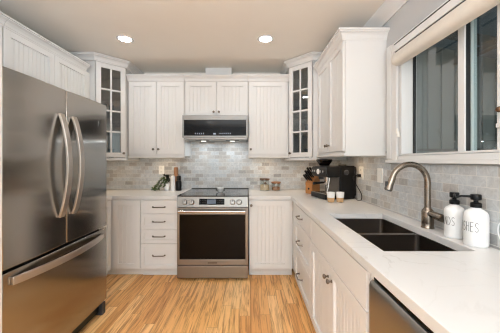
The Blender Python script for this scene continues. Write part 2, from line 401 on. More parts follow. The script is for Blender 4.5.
# outdoors beyond the window: siding, patio roof, paving
sd = thing('siding_wall', 'grey vertical board siding seen outside through the window', 'exterior wall', (1.3, 3.1, 0)); sd['kind'] = 'structure'
b = MB().box(0, 4.2, 0.0, 0.1, 0, 2.9); b.build('sheathing', SIDING, sd)
b = MB()
for i in range(26): b.box(i*0.165+0.03, i*0.165+0.055, -0.02, -0.001, 0, 2.9)
b.build('batten', SIDING, sd)
b = MB().box(0.0, 4.2, -0.05, -0.021, 1.40, 1.43); b.build('ledge', RAFTER, sd)
pr = thing('patio_roof', 'sloping blue grey patio roof on timber rafters outside the window', 'roof', (1.3, 0, 0)); pr['kind'] = 'structure'
M = Matrix.Translation((0, 0, 2.76)) @ Matrix.Rotation(math.radians(11.5), 4, 'Y')
MB().box(0.0, 2.3, -1.5, 3.09, 0.10, 0.12).xf(M).build('roofing', SHEETM, pr)
for i in range(7): MB().box(0.0, 2.3, -0.9+i*0.6, -0.86+i*0.6, 0.0, 0.099).xf(M).build('rafter', RAFTER, pr)
for i in range(3): MB().box(0.5+i*0.7, 0.56+i*0.7, -1.4, 3.09, -0.07, -0.001).xf(M).build('purlin', RAFTER, pr)
struct(MB().box(XR+0.13, 6, -2, 3.09, -0.1, -0.02).build('ground_outside', SOIL))

# ---------------------------------------------------------------- cabinet parts
def door_mesh(w, h, style='bead', fw=0.055, t=0.02):
    m = MB()
    if style == 'slab': return m.box(0, w, -t, -0.001, 0, h)
    m.box(0, fw, -t, -0.001, 0, h).box(w-fw, w, -t, -0.001, 0, h).box(fw, w-fw, -t, -0.001, 0, fw).box(fw, w-fw, -t, -0.001, h-fw, h)
    if style == 'glass': return m
    x0, x1, yf = fw-0.001, w-fw+0.001, -t+0.013
    if style == 'flat': return m.box(x0, x1, yf, -0.002, fw-0.001, h-fw+0.001)
    n = max(2, round((x1-x0)/0.042)); step = (x1-x0)/n
    pts = [(x0, -0.002), (x0, yf)]
    for i in range(1, n):
        xg = x0+i*step; pts += [(xg-0.0035, yf), (xg-0.001, yf+0.0045), (xg+0.001, yf+0.0045), (xg+0.0035, yf)]
    pts += [(x1, yf), (x1, -0.002)]
    return m.prism(pts, fw-0.001, h-fw+0.001)
def knob(parent, x, z, y=-0.02):
    prof = [(0.009, 0), (0.009, 0.003), (0.005, 0.006), (0.005, 0.013), (0.011, 0.018), (0.0145, 0.024), (0.012, 0.030), (0.005, 0.033)]
    return MB().lathe(prof, 14, along_y(x, y, z)).build('knob', PEWTER, parent, smooth=True)
def pull(parent, x, z, half=0.066, y=-0.02, out=0.026):
    m = MB(); pts = []
    for i in range(13):
        a = PI*i/12; pts.append((x-half*math.cos(a), y-out*min(1.0, 1.9*math.sin(a))-0.001, z))
    m.tube(pts, 0.0055, 8)
    for sx in (-1, 1): m.lathe([(0.009, 0), (0.009, 0.004), (0.006, 0.006)], 12, along_y(x+sx*half, y, z))
    return m.build('handle', PEWTER, parent, smooth=True)
def add_door(root, x, z, w, h, style='bead', kn=None, name='door', fw=0.055, pl=None):
    o = door_mesh(w, h, style, fw).build(name, W_CAB, root, bevel=0.0018, loc=(x, 0, z))
    if kn: knob(o, kn[0], kn[1])
    for p in (pl or []): pull(o, p[0], p[1])
    return o
def CROWN(z0, z1, o=0.068):
    h = z1-z0
    return [(-0.006, z0), (0.024, z0), (0.026, z0+0.14*h), (0.030, z0+0.20*h), (0.030, z0+0.27*h), (0.034, z0+0.42*h), (0.044, z0+0.60*h),
            (o-0.008, z0+0.72*h), (o-0.008, z0+0.80*h), (o, z0+0.84*h), (o, z1), (-0.006, z1)]
def wall_cabinet(label, w, depth, z0, z1, loc, rz, doors, crown=None, rail=True, crown_path=None, group=None, rail_path=None, xpad=0.0):
    r = thing('wall_cabinet', label, 'cabinet', (loc[0], loc[1], 0), rz, group)
    MB().box(0.0005, w-0.0005, 0, depth, z0, z1).build('carcass', W_CAB, r, bevel=0.0015)
    for dd in doors: add_door(r, *dd[:4], style='bead', kn=dd[4])
    if crown:
        MB().sweep(crown_path or [(0.001, 0), (w-0.001, 0)], CROWN(*crown)).build('crown', W_CAB, r)
    if rail:
        MB().sweep(rail_path or [(0.001, 0), (w-0.001, 0)], [(-0.015, z0-0.026), (0.016, z0-0.026), (0.024, z0-0.018), (0.024, z0-0.001), (-0.015, z0-0.001)]).build('light_rail', W_CAB, r, smooth=True)
    return r
def puck(r, x, y, z, w=PUCK_W):
    MB().lathe([(0.034, -0.012), (0.034, -0.001)], 20, Matrix.Translation((x, y, z))).build('puck_lamp', PUCKM, r)
    area('puck_glow', (x, y, z-0.016), (0, 0, 0), 0.06, 0.06, w, (1.0, 0.74, 0.48), r)

# ---------------------------------------------------------------- wall cabinets
ZU0, ZU1 = 1.346, 2.262
UD = 0.328
UY = YB-0.001-UD
def updoors(w, n, z0, z1, kside, kz=0.06, pad=0.008):
    out = []; dw = (w-pad*(n+1))/n
    for i in range(n):
        side = kside[i]; kx = 0.028 if side == 'l' else dw-0.028
        out.append((pad+i*(dw+pad), z0, dw, z1-z0, (kx, kz)))
    return out
cb = wall_cabinet('white two-door wall cabinet between the left glass-door corner cabinet and the microwave', 0.692, UD, ZU0, ZU1, (-1.494, UY), 0,
    updoors(0.692, 2, 1.366, 2.254, 'rl'), (2.256, 2.328)); puck(cb, 0.37, 0.13, ZU0)
wall_cabinet('short white two-door wall cabinet directly above the microwave', 0.778, UD, 1.828, ZU1, (-0.80, UY), 0,
    updoors(0.778, 2, 1.836, 2.254, 'rl', 0.045), (2.256, 2.328), rail=False)
cb = wall_cabinet('single-door white wall cabinet right of the microwave', 0.494, UD, ZU0, ZU1, (-0.02, UY), 0,
    [(0.004, 1.366, 0.46, 0.888, (0.026, 0.06))], (2.256, 2.328)); puck(cb, 0.2, 0.13, ZU0); 
# right wall: faces -X
RX = XR-0.001-UD
RL = 0.822
cb = wall_cabinet('white two-door wall cabinet on the right wall above the espresso machine', RL, UD, ZU0, ZU1, (RX, 2.853), -PI/2,
    [(0.065, 1.366, 0.367, 0.888, (0.339, 0.06)), (0.441, 1.366, 0.372, 0.888, (0.028, 0.06))], (2.245, 2.322),
    crown_path=[(0.05, 0), (RL-0.02, 0), (RL-0.02, UD)], rail_path=[(0.03, 0), (RL, 0), (RL, UD)]); puck(cb, 0.42, 0.13, ZU0)
# above the fridge, left wall: faces +X
LX = XL+0.001+UD
wall_cabinet('white two-door wall cabinet above the right half of the fridge', 1.022, UD, 1.84, ZU1, (LX, 1.83), PI/2,
    [(0.003, 1.846, 0.478, 0.408, None), (0.485, 1.846, 0.478, 0.408, None)], (2.245, 2.318), rail=False, crown_path=[(0.0, 0), (0.92, 0)])
wall_cabinet('white wall cabinet above the left half of the fridge at the photo\'s left edge', 0.915, UD, 1.84, ZU1, (LX, 0.913), PI/2,
    [(0.003, 1.846, 0.452, 0.408, None), (0.458, 1.846, 0.452, 0.408, None)], (2.245, 2.318), rail=False)

# corner cabinets with glass doors
DIAG = 0.23*math.sqrt(2)
def corner_cabinet(label, cx, sgn, rz, knob_left):
    # world footprint about the room corner (cx, YB); built in world axes relative to the corner, root unrotated
    r = thing('corner_wall_cabinet', label, 'cabinet', (cx, YB-0.002, 0))
    a, bq, t = 0.61, 0.38, 0.018
    X = lambda v: -sgn*v                                       # away from the corner along the back wall
    z0, z1 = 1.306, 2.416
    foot = [(X(0.002), 0), (X(a), 0), (X(a), -bq), (X(bq), -a), (X(0.002), -a)]
    MB().prism(foot, z0, z0+t).build('bottom_panel', W_CAB, r)
    MB().prism(foot, z1-t, z1).build('top_panel', W_CAB, r)
    c = MB()
    for (x0, x1, y0, y1) in ((X(0.003), X(a), -0.012, 0), (X(0.003), X(0.015), -a, -0.012)):
        c.box(min(x0, x1), max(x0, x1), y0, y1, z0+t, z1-t)
    c.build('back_panel', W_CAB, r)
    x0, x1 = sorted((X(a), X(a-t))); MB().box(x0, x1, -bq, -0.012, z0+t, z1-t).build('side_panel', W_CAB, r)
    x0, x1 = sorted((X(0.015), X(bq))); MB().box(x0, x1, -a, -a+t, z0+t, z1-t).build('side_panel', W_CAB, r)
    inn = [(X(0.016), -0.013), (X(a-t-0.001), -0.013), (X(a-t-0.001), -bq-0.0), (X(bq), -a+t+0.001), (X(0.016), -a+t+0.001)]
    inn[2] = (X(a-t-0.02), -bq+0.02); inn[3] = (X(bq-0.02), -a+t+0.02)
    h = 2.40-1.33; rows = 4; fw = 0.052
    shelves = [1.33+fw+(h-2*fw)*k/rows-0.005 for k in (1, 2, 3)]
    for zs in shelves: MB().prism(inn, zs, zs+0.016).build('shelf', W_CAB, r)
    # door frame on the diagonal face
    D = bpy.data.objects.new('door', None)
    left = (X(a), -bq) if sgn > 0 else (X(bq), -a)
    m = door_mesh(DIAG-0.012, h, 'glass', fw)
    wdt = DIAG-0.012
    m.box(wdt/2-0.009, wdt/2+0.009, -0.016, -0.006, fw, h-fw)
    for k in (1, 2, 3):
        zc = fw+(h-2*fw)*k/rows; m.box(fw, wdt-fw, -0.016, -0.006, zc-0.009, zc+0.009)
    do = m.build('door', W_CAB, r, bevel=0.0015); bpy.data.objects.remove(D)
    ang = -PI/4 if sgn > 0 else PI/4
    do.rotation_euler = (0, 0, ang)
    n = Vector((math.sin(ang), -math.cos(ang))); u = Vector((math.cos(ang), math.sin(ang)))
    p = Vector(left)+u*0.006+n*0.001
    do.location = (p.x, p.y, 1.33)
    MB().box(fw+0.001, wdt-fw-0.001, -0.0055, -0.0025, fw+0.001, h-fw-0.001).build('pane', CAB_GL, do)
    knob(do, 0.026 if knob_left else wdt-0.026, 0.045)
    # face stiles closing the front above and below the door
    pth = [(X(a), 0), (X(a), -bq), (X(bq), -a), (X(0), -a)]
    pth_l = [q for q in pth] if sgn > 0 else pth[::-1]
    # out must be to the right of travel: going from the back wall round to the side wall
    MB().sweep(pth_l, CROWN(2.404, 2.478, 0.072)).build('crown', W_CAB, r)
    MB().sweep(pth_l, [(-0.012, 1.288), (0.014, 1.288), (0.022, 1.294), (0.022, 1.305), (-0.012, 1.305)]).build('light_rail', W_CAB, r, smooth=True)
    puck(r, X(0.36), -0.30, z0, 0.5)
    return r, shelves, z0+t
_, shelvesR, floorR = corner_cabinet('tall white corner wall cabinet with glass door, at the right end of the back wall', XR-0.001, 1, 0, True)
_, shelvesL, floorL = corner_cabinet('tall white corner wall cabinet with glass door, beside the fridge', XL+0.001, -1, 0, False)

# ---------------------------------------------------------------- base cabinets
ZB0, ZB1 = 0.092, CU-0.001
BD = 0.63
BY = 2.82                       # face of the back run
def toe(root, x0, x1, y=0.065, h=ZB0):
    MB().box(x0, x1, y, y+0.015, 0.001, h-0.0005).box(x0, x1, y-0.012, y-0.0005, 0.001, 0.016).build('toe_kick', W_CAB, root)
FX = XL+0.58                    # face of the left run
# left corner cabinet
r = thing('corner_base_cabinet', 'white corner base cabinet with a beadboard door, left of the drawer unit', 'cabinet', (FX, BY, 0))
MB().prism([(0, 0), (0.333, 0), (0.333, 0.645), (-0.577, 0.645), (-0.577, -0.63), (0, -0.63)], ZB0, ZB1).build('carcass', W_CAB, r, bevel=0.0015)
add_door(r, 0.034, 0.098, 0.296, 0.752, 'bead')
o = add_door(r, 0, 0.098, 0.575, 0.752, 'bead'); o.rotation_euler = (0, 0, PI/2); o.location = (0, -0.605, 0.098)
MB().box(-0.065, 0.333, 0.065, 0.08, 0.001, ZB0-0.0005).box(-0.08, -0.065, -0.63, 0.08, 0.001, ZB0-0.0005).build('toe_kick', W_CAB, r)
# drawer unit
r = thing('drawer_base_cabinet', 'white base cabinet of four drawers left of the oven range', 'cabinet', (-1.205, BY, 0))
DW = 0.412
MB().box(0, DW, 0, 0.645, ZB0, ZB1).build('carcass', W_CAB, r, bevel=0.0015)
for z0, z1 in ((0.704, 0.851), (0.537, 0.70), (0.380, 0.533), (0.098, 0.376)):
    o = add_door(r, 0.004, z0, DW-0.012, z1-z0, 'flat' if z1 < 0.8 else 'slab', name='drawer', fw=0.042)
    pull(o, (DW-0.012)/2, (z1-z0)/2 + (0.01 if z1 < 0.4 else 0), 0.066, -0.02)
toe(r, 0, DW)
# right of the range
r = thing('base_cabinet', 'white single-door base cabinet right of the oven range', 'cabinet', (-0.012, BY, 0))
MB().box(0, 0.484, 0, 0.645, ZB0, ZB1).build('carcass', W_CAB, r, bevel=0.0015)
add_door(r, 0.004, 0.098, 0.448, 0.748, 'bead', kn=(0.022, 0.70))
toe(r, 0, 0.484)
# right run, faces -X
BX = 0.475
def runR(y): return (BX, y, 0)
r = thing('drawer_base_cabinet', 'white base cabinet of three wide drawers in the right run near the corner', 'cabinet', runR(2.818), -PI/2)
L1 = 2.818-1.906
MB().box(0.0, L1-0.001, 0, 0.612, ZB0, ZB1).build('carcass', W_CAB, r, bevel=0.0015)
for z0, z1, st in ((0.70, 0.851, 'slab'), (0.40, 0.695, 'flat'), (0.098, 0.395, 'flat')):
    o = add_door(r, 0.225, z0, L1-0.235, z1-z0, st, name='drawer', fw=0.055)
    pull(o, (L1-0.235)*0.46, (z1-z0)/2 + (0.0 if st == 'slab' else 0.0), 0.066, -0.02, 0.034)
toe(r, 0.06, L1-0.001)
r = thing('sink_base_cabinet', 'white base cabinet with two beadboard doors under the sink', 'cabinet', runR(1.905), -PI/2)
L2 = 1.905-0.972
b = MB().box(0, 0.018, 0, 0.612, ZB0, ZB1).box(L2-0.018, L2, 0, 0.612, ZB0, ZB1).box(0.018, L2-0.018, 0, 0.612, ZB0, ZB0+0.018)
b.box(0.018, L2-0.018, 0.0, 0.018, 0.66, ZB1).box(0.018, L2-0.018, 0.598, 0.612, ZB0+0.018, 0.64).box(L2/2-0.02, L2/2+0.02, 0, 0.018, ZB0+0.018, 0.66)
b.build('carcass', W_CAB, r, bevel=0.0015)
add_door(r, 0.004, 0.693, L2-0.03, 0.158, 'slab', name='false_drawer_front')
dw = (L2-0.034)/2
add_door(r, 0.004, 0.098, dw, 0.59, 'bead', kn=(dw-0.03, 0.515))
add_door(r, 0.008+dw, 0.098, dw, 0.59, 'bead', kn=(0.03, 0.515))
toe(r, 0, L2)
# dishwasher
r = thing('dishwasher', 'stainless steel dishwasher under the white worktop at the right', 'dishwasher', (BX, 0.968, 0), -PI/2)
MB().box(0.004, 0.594, 0.012, 0.58, 0.1, 0.855).build('tub', DARK_G, r)
pf = [(0.010, 0.115), (-0.024, 0.115), (-0.025, 0.735), (-0.0255, 0.815), (-0.022, 0.828), (-0.014, 0.836), (0.010, 0.836)]
MB().extr(pf, 'x', 0.004, 0.594).build('door', brushed('stainless_dishwasher', srgb(172, 168, 163), 0.3, (3, 3, 240)), r, bevel=0.002, smooth=True)
MB().box(0.006, 0.592, -0.008, 0.010, 0.838, 0.852).build('control_strip', BLACK_G, r)
MB().box(0.004, 0.594, 0.05, 0.065, 0.002, 0.099).build('toe_kick', BLACK_P, r)
r = thing('end_panel', 'white end panel beyond the dishwasher', 'panel', (BX, 0.37, 0), -PI/2)
MB().box(0, 0.02, -0.005, 0.612, 0.002, ZB1).build('board', W_CAB, r)
bpy.data.objects.remove(r.children[0]); bpy.data.objects.remove(r)
r = MB().box(BX-0.005, XR-0.004, 0.345, 0.368, 0.001, ZB1).build('end_panel', W_CAB, bevel=0.001)
tag(r, 'white end panel carrying the worktop beside the dishwasher', 'panel')

# worktops
m = MB().cells([XL+0.002, FX+0.025, -0.789], [2.182, BY-0.022, YB-0.010], lambda x, y: y > BY-0.022 or x < FX+0.025, CU, CT)
tag(m.build('worktop', QUARTZ, bevel=0.002), 'white quartz worktop in the left corner, from the fridge to the oven range', 'worktop')
SX0, SX1, SY0, SY1 = 0.573, 0.968, 1.09, 1.863
m = MB().cells([-0.013, 0.45, SX0, SX1, XR-0.010], [0.33, SY0, SY1, BY-0.022, YB-0.010],
    lambda x, y: (y > BY-0.022 or x > 0.45) and not (SX0 < x < SX1 and SY0 < y < SY1), CU, CT)
tag(m.build('worktop', QUARTZ, bevel=0.002), 'long white quartz worktop with the sink cut into it, along the right wall', 'worktop')

# sink: two bowls under the cut-out
r = thing('sink', 'undermounted stainless steel double-bowl sink in the right worktop', 'sink', (SX0, SY0, 0))
def bowl(y0, y1, zt):
    m = MB(); x0, x1 = 0.003, SX1-SX0-0.003; z0 = 0.665
    def ring(ix, r, z):
        out = []
        for (cx, cy, a0) in ((x1-ix-r, y1-ix-r, 0), (x0+ix+r, y1-ix-r, PI/2), (x0+ix+r, y0+ix+r, PI), (x1-ix-r, y0+ix+r, 3*PI/2)):
            for k in range(6): a = a0+PI/2*k/5; out.append(m.bm.verts.new((cx+r*math.cos(a), cy+r*math.sin(a), z)))
        return out
    R = [ring(-0.012, 0.035, zt-0.001), ring(0, 0.025, zt-0.001), ring(0.004, 0.025, z0+0.025), ring(0.012, 0.025, z0+0.006), ring(0.03, 0.03, z0),
         ring(0.03, 0.03, z0-0.003), ring(0.010, 0.028, z0+0.003), ring(0.0, 0.028, z0+0.022), ring(-0.003, 0.028, zt-0.003), ring(-0.012, 0.035, zt-0.003)]
    for a, b in zip(R, R[1:]+R[:1]):
        for i in range(24): 
            if a is R[4] : continue
            m.bm.faces.new((a[i], a[(i+1) % 24], b[(i+1) % 24], b[i]))
    m.bm.faces.new(R[4]); m.bm.faces.new(R[5][::-1])
    o = m.build('bowl', SINK_M, r, smooth=True)
    MB().lathe([(0.045, 0), (0.043, 0.003), (0.03, 0.003), (0.028, 0.001)], 24, Matrix.Translation(((x0+x1)/2, (y0+y1)/2, z0+0.0005))).build('drain', STEEL_L, o, smooth=True)
bowl(0.004, 0.374, CU-0.0005); bowl(0.400, 0.769, CU-0.0005)
MB().box(0.004, SX1-SX0-0.004, 0.3755, 0.3985, 0.80, CU-0.006).build('divider', STEEL_L, r, bevel=0.006, seg=3)

# faucet
fx, fy = 1.025, 1.472
r = thing('faucet', 'brushed nickel gooseneck pull-down faucet behind the sink', 'faucet', (fx, fy, CT+0.0005))
MB().lathe([(0.033, 0), (0.033, 0.004), (0.030, 0.008), (0.031, 0.03), (0.031, 0.088), (0.028, 0.102), (0.019, 0.112), (0.018, 0.118)], 28).build('body', NICKEL, r, smooth=True)
pts = [(0, 0, 0.112), (0, 0, 0.18), (0, 0, 0.262)]; R_ = 0.103
for k in range(1, 15):
    a = PI*k/14*0.925; pts.append((-R_+R_*math.cos(a), 0, 0.262+R_*math.sin(a)))
MB().tube(pts, 0.0165, 20).build('spout', NICKEL, r, smooth=True)
e = Vector(pts[-1]); dv = (Vector(pts[-1])-Vector(pts[-2])).normalized()
hp = [e-dv*0.004, e+dv*0.002, e+dv*0.04, e+dv*0.068, e+dv*0.073]
hd = MB().tube(hp, [0.0175, 0.0185, 0.0185, 0.0215, 0.0205], 20).build('spray_head', NICKEL, r, smooth=True)
MB().tube([e+dv*0.073, e+dv*0.077], [0.0185, 0.018], 20).build('nozzle', DARK_G, hd, smooth=True)
b = e+dv*0.035; MB().box(b.x-0.028, b.x-0.014, -0.006, 0.006, b.z-0.014, b.z+0.014).build('spray_button', DARK_G, hd, bevel=0.002)
hn = MB().tube([(0, -0.018, 0.086), (0, -0.045, 0.084), (0, -0.10, 0.079), (0, -0.118, 0.078)], [0.018, 0.019, 0.021, 0.021], 18).build('lever', NICKEL, r, smooth=True)
MB().tube([(0, -0.1182, 0.078), (0, -0.123, 0.078)], [0.020, 0.0185], 18).build('lever_cap', PEWTER, hn, smooth=True)

# ---------------------------------------------------------------- range
RX0, RW = -0.783, 0.764
r = thing('oven_range', 'stainless steel slide-in range with black glass cooktop and oven window', 'range', (RX0, 2.755, 0))
MB().box(0.004, RW-0.004, 0.012, 0.68, 0.03, 0.885).build('body', STEEL, r)
for x in (0.06, RW-0.06):
    for y in (0.06, 0.62): MB().lathe([(0.018, 0.001), (0.018, 0.029)], 14, Matrix.Translation((x, y, 0))).build('foot', BLACK_P, r)
ck = MB().box(0, RW, -0.018, 0.695, 0.899, 0.912).build('cooktop', COOK_G, r, bevel=0.003)
BPR = plain('burner_print', srgb(120, 122, 124), 0.4)
for (x, y, rr) in ((0.19, 0.16, 0.11), (0.575, 0.16, 0.095), (0.19, 0.46, 0.085), (0.575, 0.46, 0.085), (0.38, 0.5, 0.06)):
    MB().lathe([(rr, 0.9123), (rr, 0.9126), (rr-0.003, 0.9126), (rr-0.003, 0.9123)], 40, Matrix.Translation((x, y, 0)), cap=False).build('burner_mark', BPR, ck)
MB().box(0.0, RW, 0.655, 0.700, 0.9121, 0.9185).build('rear_vent', DARK_G, r, bevel=0.002)
pf = [(0.011, 0.792), (-0.036, 0.792), (-0.034, 0.806), (-0.022, 0.894), (-0.018, 0.8985), (0.011, 0.8985)]
cp = MB().extr(pf, 'x', 0.001, RW-0.001).build('control_panel', STEEL, r, bevel=0.002)
tilt = math.atan2(0.012, 0.088)
PM = lambda x, z: Matrix.Translation((x, -0.034+(z-0.806)*0.012/0.088, z)) @ Matrix.Rotation(-tilt, 4, 'X')
MB().box(-0.135, 0.135, -0.004, 0.002, -0.032, 0.032).xf(PM(0.375, 0.848)).build('display', BLACK_G, r, bevel=0.002)
MB().box(-0.048, 0.048, -0.0055, -0.0042, -0.022, 0.022).xf(PM(0.372, 0.848)).build('screen', LCD, r)
IPR = plain('icon_print', srgb(84, 84, 86), 0.5); pan = bpy.data.objects['display']
for i in range(4):
    for sx in (-1, 1):
        for zz in (-0.012, 0.012): MB().box(sx*(0.065+i*0.018)-0.004, sx*(0.065+i*0.018)+0.004, -0.0052, -0.0042, zz-0.0015, zz+0.0015).xf(PM(0.375, 0.848)).build('touch_icon', IPR, pan)
DIALM = plain('dial_steel', srgb(150, 146, 141), 0.35, 1.0, 0.04)
for x in (0.088, 0.162, 0.596, 0.668):
    k = MB().lathe([(0.030, 0), (0.030, 0.006), (0.026, 0.008), (0.024, 0.028), (0.021, 0.032), (0.006, 0.033)], 28, PM(x, 0.843) @ Matrix.Rotation(PI/2, 4, 'X')).build('dial', DIALM, r, smooth=True)
    MB().box(-0.003, 0.003, -0.0345, -0.031, 0.0, 0.022).xf(PM(x, 0.843)).build('pointer', DARK_G, k)
# oven door
d = MB().box(0.003, 0.030, -0.035, 0.010, 0.170, 0.785).box(RW-0.030, RW-0.003, -0.035, 0.010, 0.170, 0.785).box(0.030, RW-0.030, -0.035, 0.010, 0.170, 0.232).box(0.030, RW-0.030, -0.035, 0.010, 0.713, 0.785)
d = d.build('oven_door', STEEL, r, bevel=0.002)
MB().box(0.0303, RW-0.0303, -0.033, 0.005, 0.2323, 0.7127).build('window', OVEN_G, d)
MB().box(RW/2-0.05, RW/2+0.05, -0.037, -0.0352, 0.188, 0.206).build('name_plate', PEWTER, d, bevel=0.003)
h = MB().tube([(0.03, -0.085, 0.752), (RW-0.03, -0.085, 0.752)], 0.013, 18)
for x in (0.05, RW-0.05): h.tube([(x, -0.035, 0.752), (x, -0.083, 0.752)], 0.010, 12)
h.build('handle', STEEL_L, d, smooth=True)
d = MB().box(0.003, RW-0.003, -0.033, 0.010, 0.03, 0.160).build('warming_drawer', STEEL, r, bevel=0.003)
MB().box(0.004, RW-0.004, -0.006, 0.011, 0.1605, 0.1695).build('vent_gap', BLACK_M, r)

# ---------------------------------------------------------------- microwave
r = thing('microwave', 'low stainless steel microwave with black glass front above the range', 'microwave', (-0.797, 3.0, 0))
MW = 0.772; z0, z1 = 1.546, 1.824
MB().box(0.003, MW-0.003, 0.03, 0.465, z0+0.01, z1-0.002).build('case', STEEL, r)
d = MB().box(0, MW, -0.0, 0.029, z1-0.056, z1-0.002).box(0, MW, 0, 0.029, z0+0.012, z0+0.036).box(0, 0.02, 0, 0.029, z0+0.036, z1-0.056).box(MW-0.02, MW, 0, 0.029, z0+0.036, z1-0.056)
d = d.build('front_frame', brushed('microwave_steel', srgb(128, 125, 121), 0.34, (2, 2, 300), aniso=0.5), r, bevel=0.002)
gl = MB().box(0.0203, MW-0.0203, 0.002, 0.027, z0+0.0363, z1-0.0563).build('door_glass', BLACK_G, r)
for i in range(5): MB().box(0.15+i*0.024, 0.157+i*0.024, 0.0008, 0.0018, z0+0.052, z0+0.068).build('control_icon', ICON, gl)
for i in range(6): MB().box(0.44+i*0.024, 0.448+i*0.024, 0.0008, 0.0018, z0+0.055, z0+0.068).build('control_icon', ICON, gl)
MB().box(0.365, 0.395, 0.0008, 0.0018, z0+0.05, z0+0.066).build('clock_display', ICON, gl)
MB().box(MW/2-0.035, MW/2+0.065, -0.0012, -0.0003, z1-0.034, z1-0.026).build('brand_mark', PEWTER, d)
b = MB().box(0.01, MW-0.01, 0.03, 0.46, z0-0.006, z0+0.0095).build('underside', STEEL, r, bevel=0.003)
for x in (0.13, 0.5): MB().box(x, x+0.16, 0.10, 0.20, z0-0.010, z0-0.0065).build('grease_filter', DARK_G, b)
for x in (0.2, 0.57):
    MB().box(x-0.03, x+0.03, 0.26, 0.30, z0-0.010, z0-0.0065).build('hood_lamp', emit('hood_lens', (1, 0.96, 0.9, 1), 3), b)
    area('hood_glow', (x, 0.28, z0-0.014), (0, 0, 0), 0.07, 0.04, HOOD_W, (0.84, 0.94, 1.0), r)

# ---------------------------------------------------------------- fridge (faces +X)
r = thing('fridge', 'large stainless steel french-door fridge with bottom freezer, at the left', 'fridge', (-1.275, 1.25, 0), PI/2)
FW = 0.918
MB().box(0.004, FW-0.004, 0.006, 0.76, 0.02, 1.735).build('case', DARK_G, r, bevel=0.004)
def fdoor(x0, x1, z0, z1, nm):
    n = 10; pts = [(x0, 0.0)]
    for i in range(n+1):
        t = i/n; x = x0+(x1-x0)*t
        pts.append((x, -0.058-0.007*(1-(2*t-1)**2)))
    pts.append((x1, 0.0))
    return MB().prism(pts, z0, z1).build(nm, STEEL_V, r, bevel=0.005, smooth=True, seg=3)
dl = fdoor(0.002, 0.438, 0.738, 1.752, 'door'); dr = fdoor(0.443, FW-0.002, 0.738, 1.752, 'door'); dz = fdoor(0.002, FW-0.002, 0.118, 0.722, 'freezer_drawer')
def bow(axis_pts, parent): MB().tube(axis_pts, 0, sq=(0.021, 0.008, (0, 1, 0))).build('handle', HANDLE_M, parent, bevel=0.003, smooth=True)
for xx, par in ((0.382, dl), (0.500, dr)):
    pts = []
    for i in range(21):
        t = i/20; pts.append((xx, -0.066-0.054*math.sin(PI*t)**0.8, 0.925+0.66*t))
    bow(pts, par)
pts = []
for i in range(25):
    t = i/24; pts.append((0.045+0.80*t, -0.066-0.054*math.sin(PI*t)**0.8, 0.672))
bow(pts, dz)
bd = MB().box(0.786, 0.794, -0.0655, -0.058, 1.565, 1.605).build('badge', STEEL_L, dr)
MB().box(0.794, 0.803, -0.0652, -0.058, 1.565, 1.605).build('badge_mark', BLACK_M, bd)
MB().box(0.03, FW-0.03, -0.02, 0.005, 0.03, 0.112).build('base_grille', BLACK_P, r)
for x in (0.004, FW-0.054): MB().box(x, x+0.05, -0.05, 0.004, 0.001, 0.10).build('foot', DARK_G, r, bevel=0.006)
for x in (0.02, FW-0.10): MB().box(x, x+0.08, 0.012, 0.08, 1.7355, 1.757).build('hinge_cover', DARK_G, r, bevel=0.004)
o = MB().box(-2.1, -1.2, 1.205, 1.235, 0.001, 1.835).build('fridge_side_panel', W_CAB, bevel=0.001)
tag(o, 'tall white panel beside the fridge at the photo\'s left edge', 'panel')

# ---------------------------------------------------------------- recessed lamps
def downlight(x, y, label, group=None):
    r = thing('recessed_light', label, 'ceiling light', (x, y, ZC), 0, group)
    MB().lathe([(0.058, -0.001), (0.060, -0.005), (0.078, -0.004), (0.080, -0.001)], 32, cap=False).build('trim_ring', W_TRIM, r, smooth=True)
    MB().lathe([(0.001, -0.0015), (0.057, -0.0015), (0.057, -0.0012), (0.001, -0.0012)], 32).build('lens', LENS, r)
    return r
downlight(-1.23, 2.51, 'round recessed ceiling light nearer the fridge')
downlight(0.153, 2.51, 'round recessed ceiling light in front of the right corner cabinet')
for x in (-1.23, 0.0):
    for y in (-0.45, -1.9): downlight(x, y, 'round recessed fill light added behind the camera', 'added fill lights behind the camera')  # unseen extra lamps, added to even out the room light

# ---------------------------------------------------------------- window blind
r = thing('window_blind', 'cream fabric blind rolled up under its white headrail, over the window', 'blind', (XR, 0, 0))
MB().box(-0.072, -0.0285, 0.55, 1.80, 2.052, 2.100).build('headrail', W_TRIM, r, bevel=0.002)
MB().box(-0.074, -0.0285, 0.55, 1.802, 2.1005, 2.105).build('top_strip', BLACK_M, r)
MB().box(-0.066, -0.0285, 0.55, 1.80, 2.040, 2.0515).build('shadow_gap', DARK_G, r)
pf = [(-0.0285, 1.948), (-0.060, 1.948), (-0.078, 1.953), (-0.088, 1.963), (-0.091, 1.976), (-0.084, 2.028), (-0.078, 2.036), (-0.0285, 2.039)]
m = MB().extr([(x, z) for x, z in pf], 'y', 0.55, 1.805)
for v in m.bm.verts:
    if v.co.z < 2.02: v.co.z += 0.008-0.006*(1.8-v.co.y)
m.build('fabric_roll', FABRIC, r, bevel=0.002, smooth=True)
MB().tube([(-0.05, 1.79, 1.96), (-0.05, 1.79, 1.49)], 0.0012, 6).tube([(-0.05, 1.80, 1.96), (-0.05, 1.80, 1.50)], 0.0012, 6).build('cord', W_TRIM, r)
for y, z in ((1.79, 1.455), (1.80, 1.478)):
    MB().lathe([(0.004, 0.036), (0.008, 0.03), (0.010, 0.0), (0.006, -0.003)], 12, Matrix.Translation((-0.05, y, z))).build('tassel', PLATE_P, r, smooth=True)

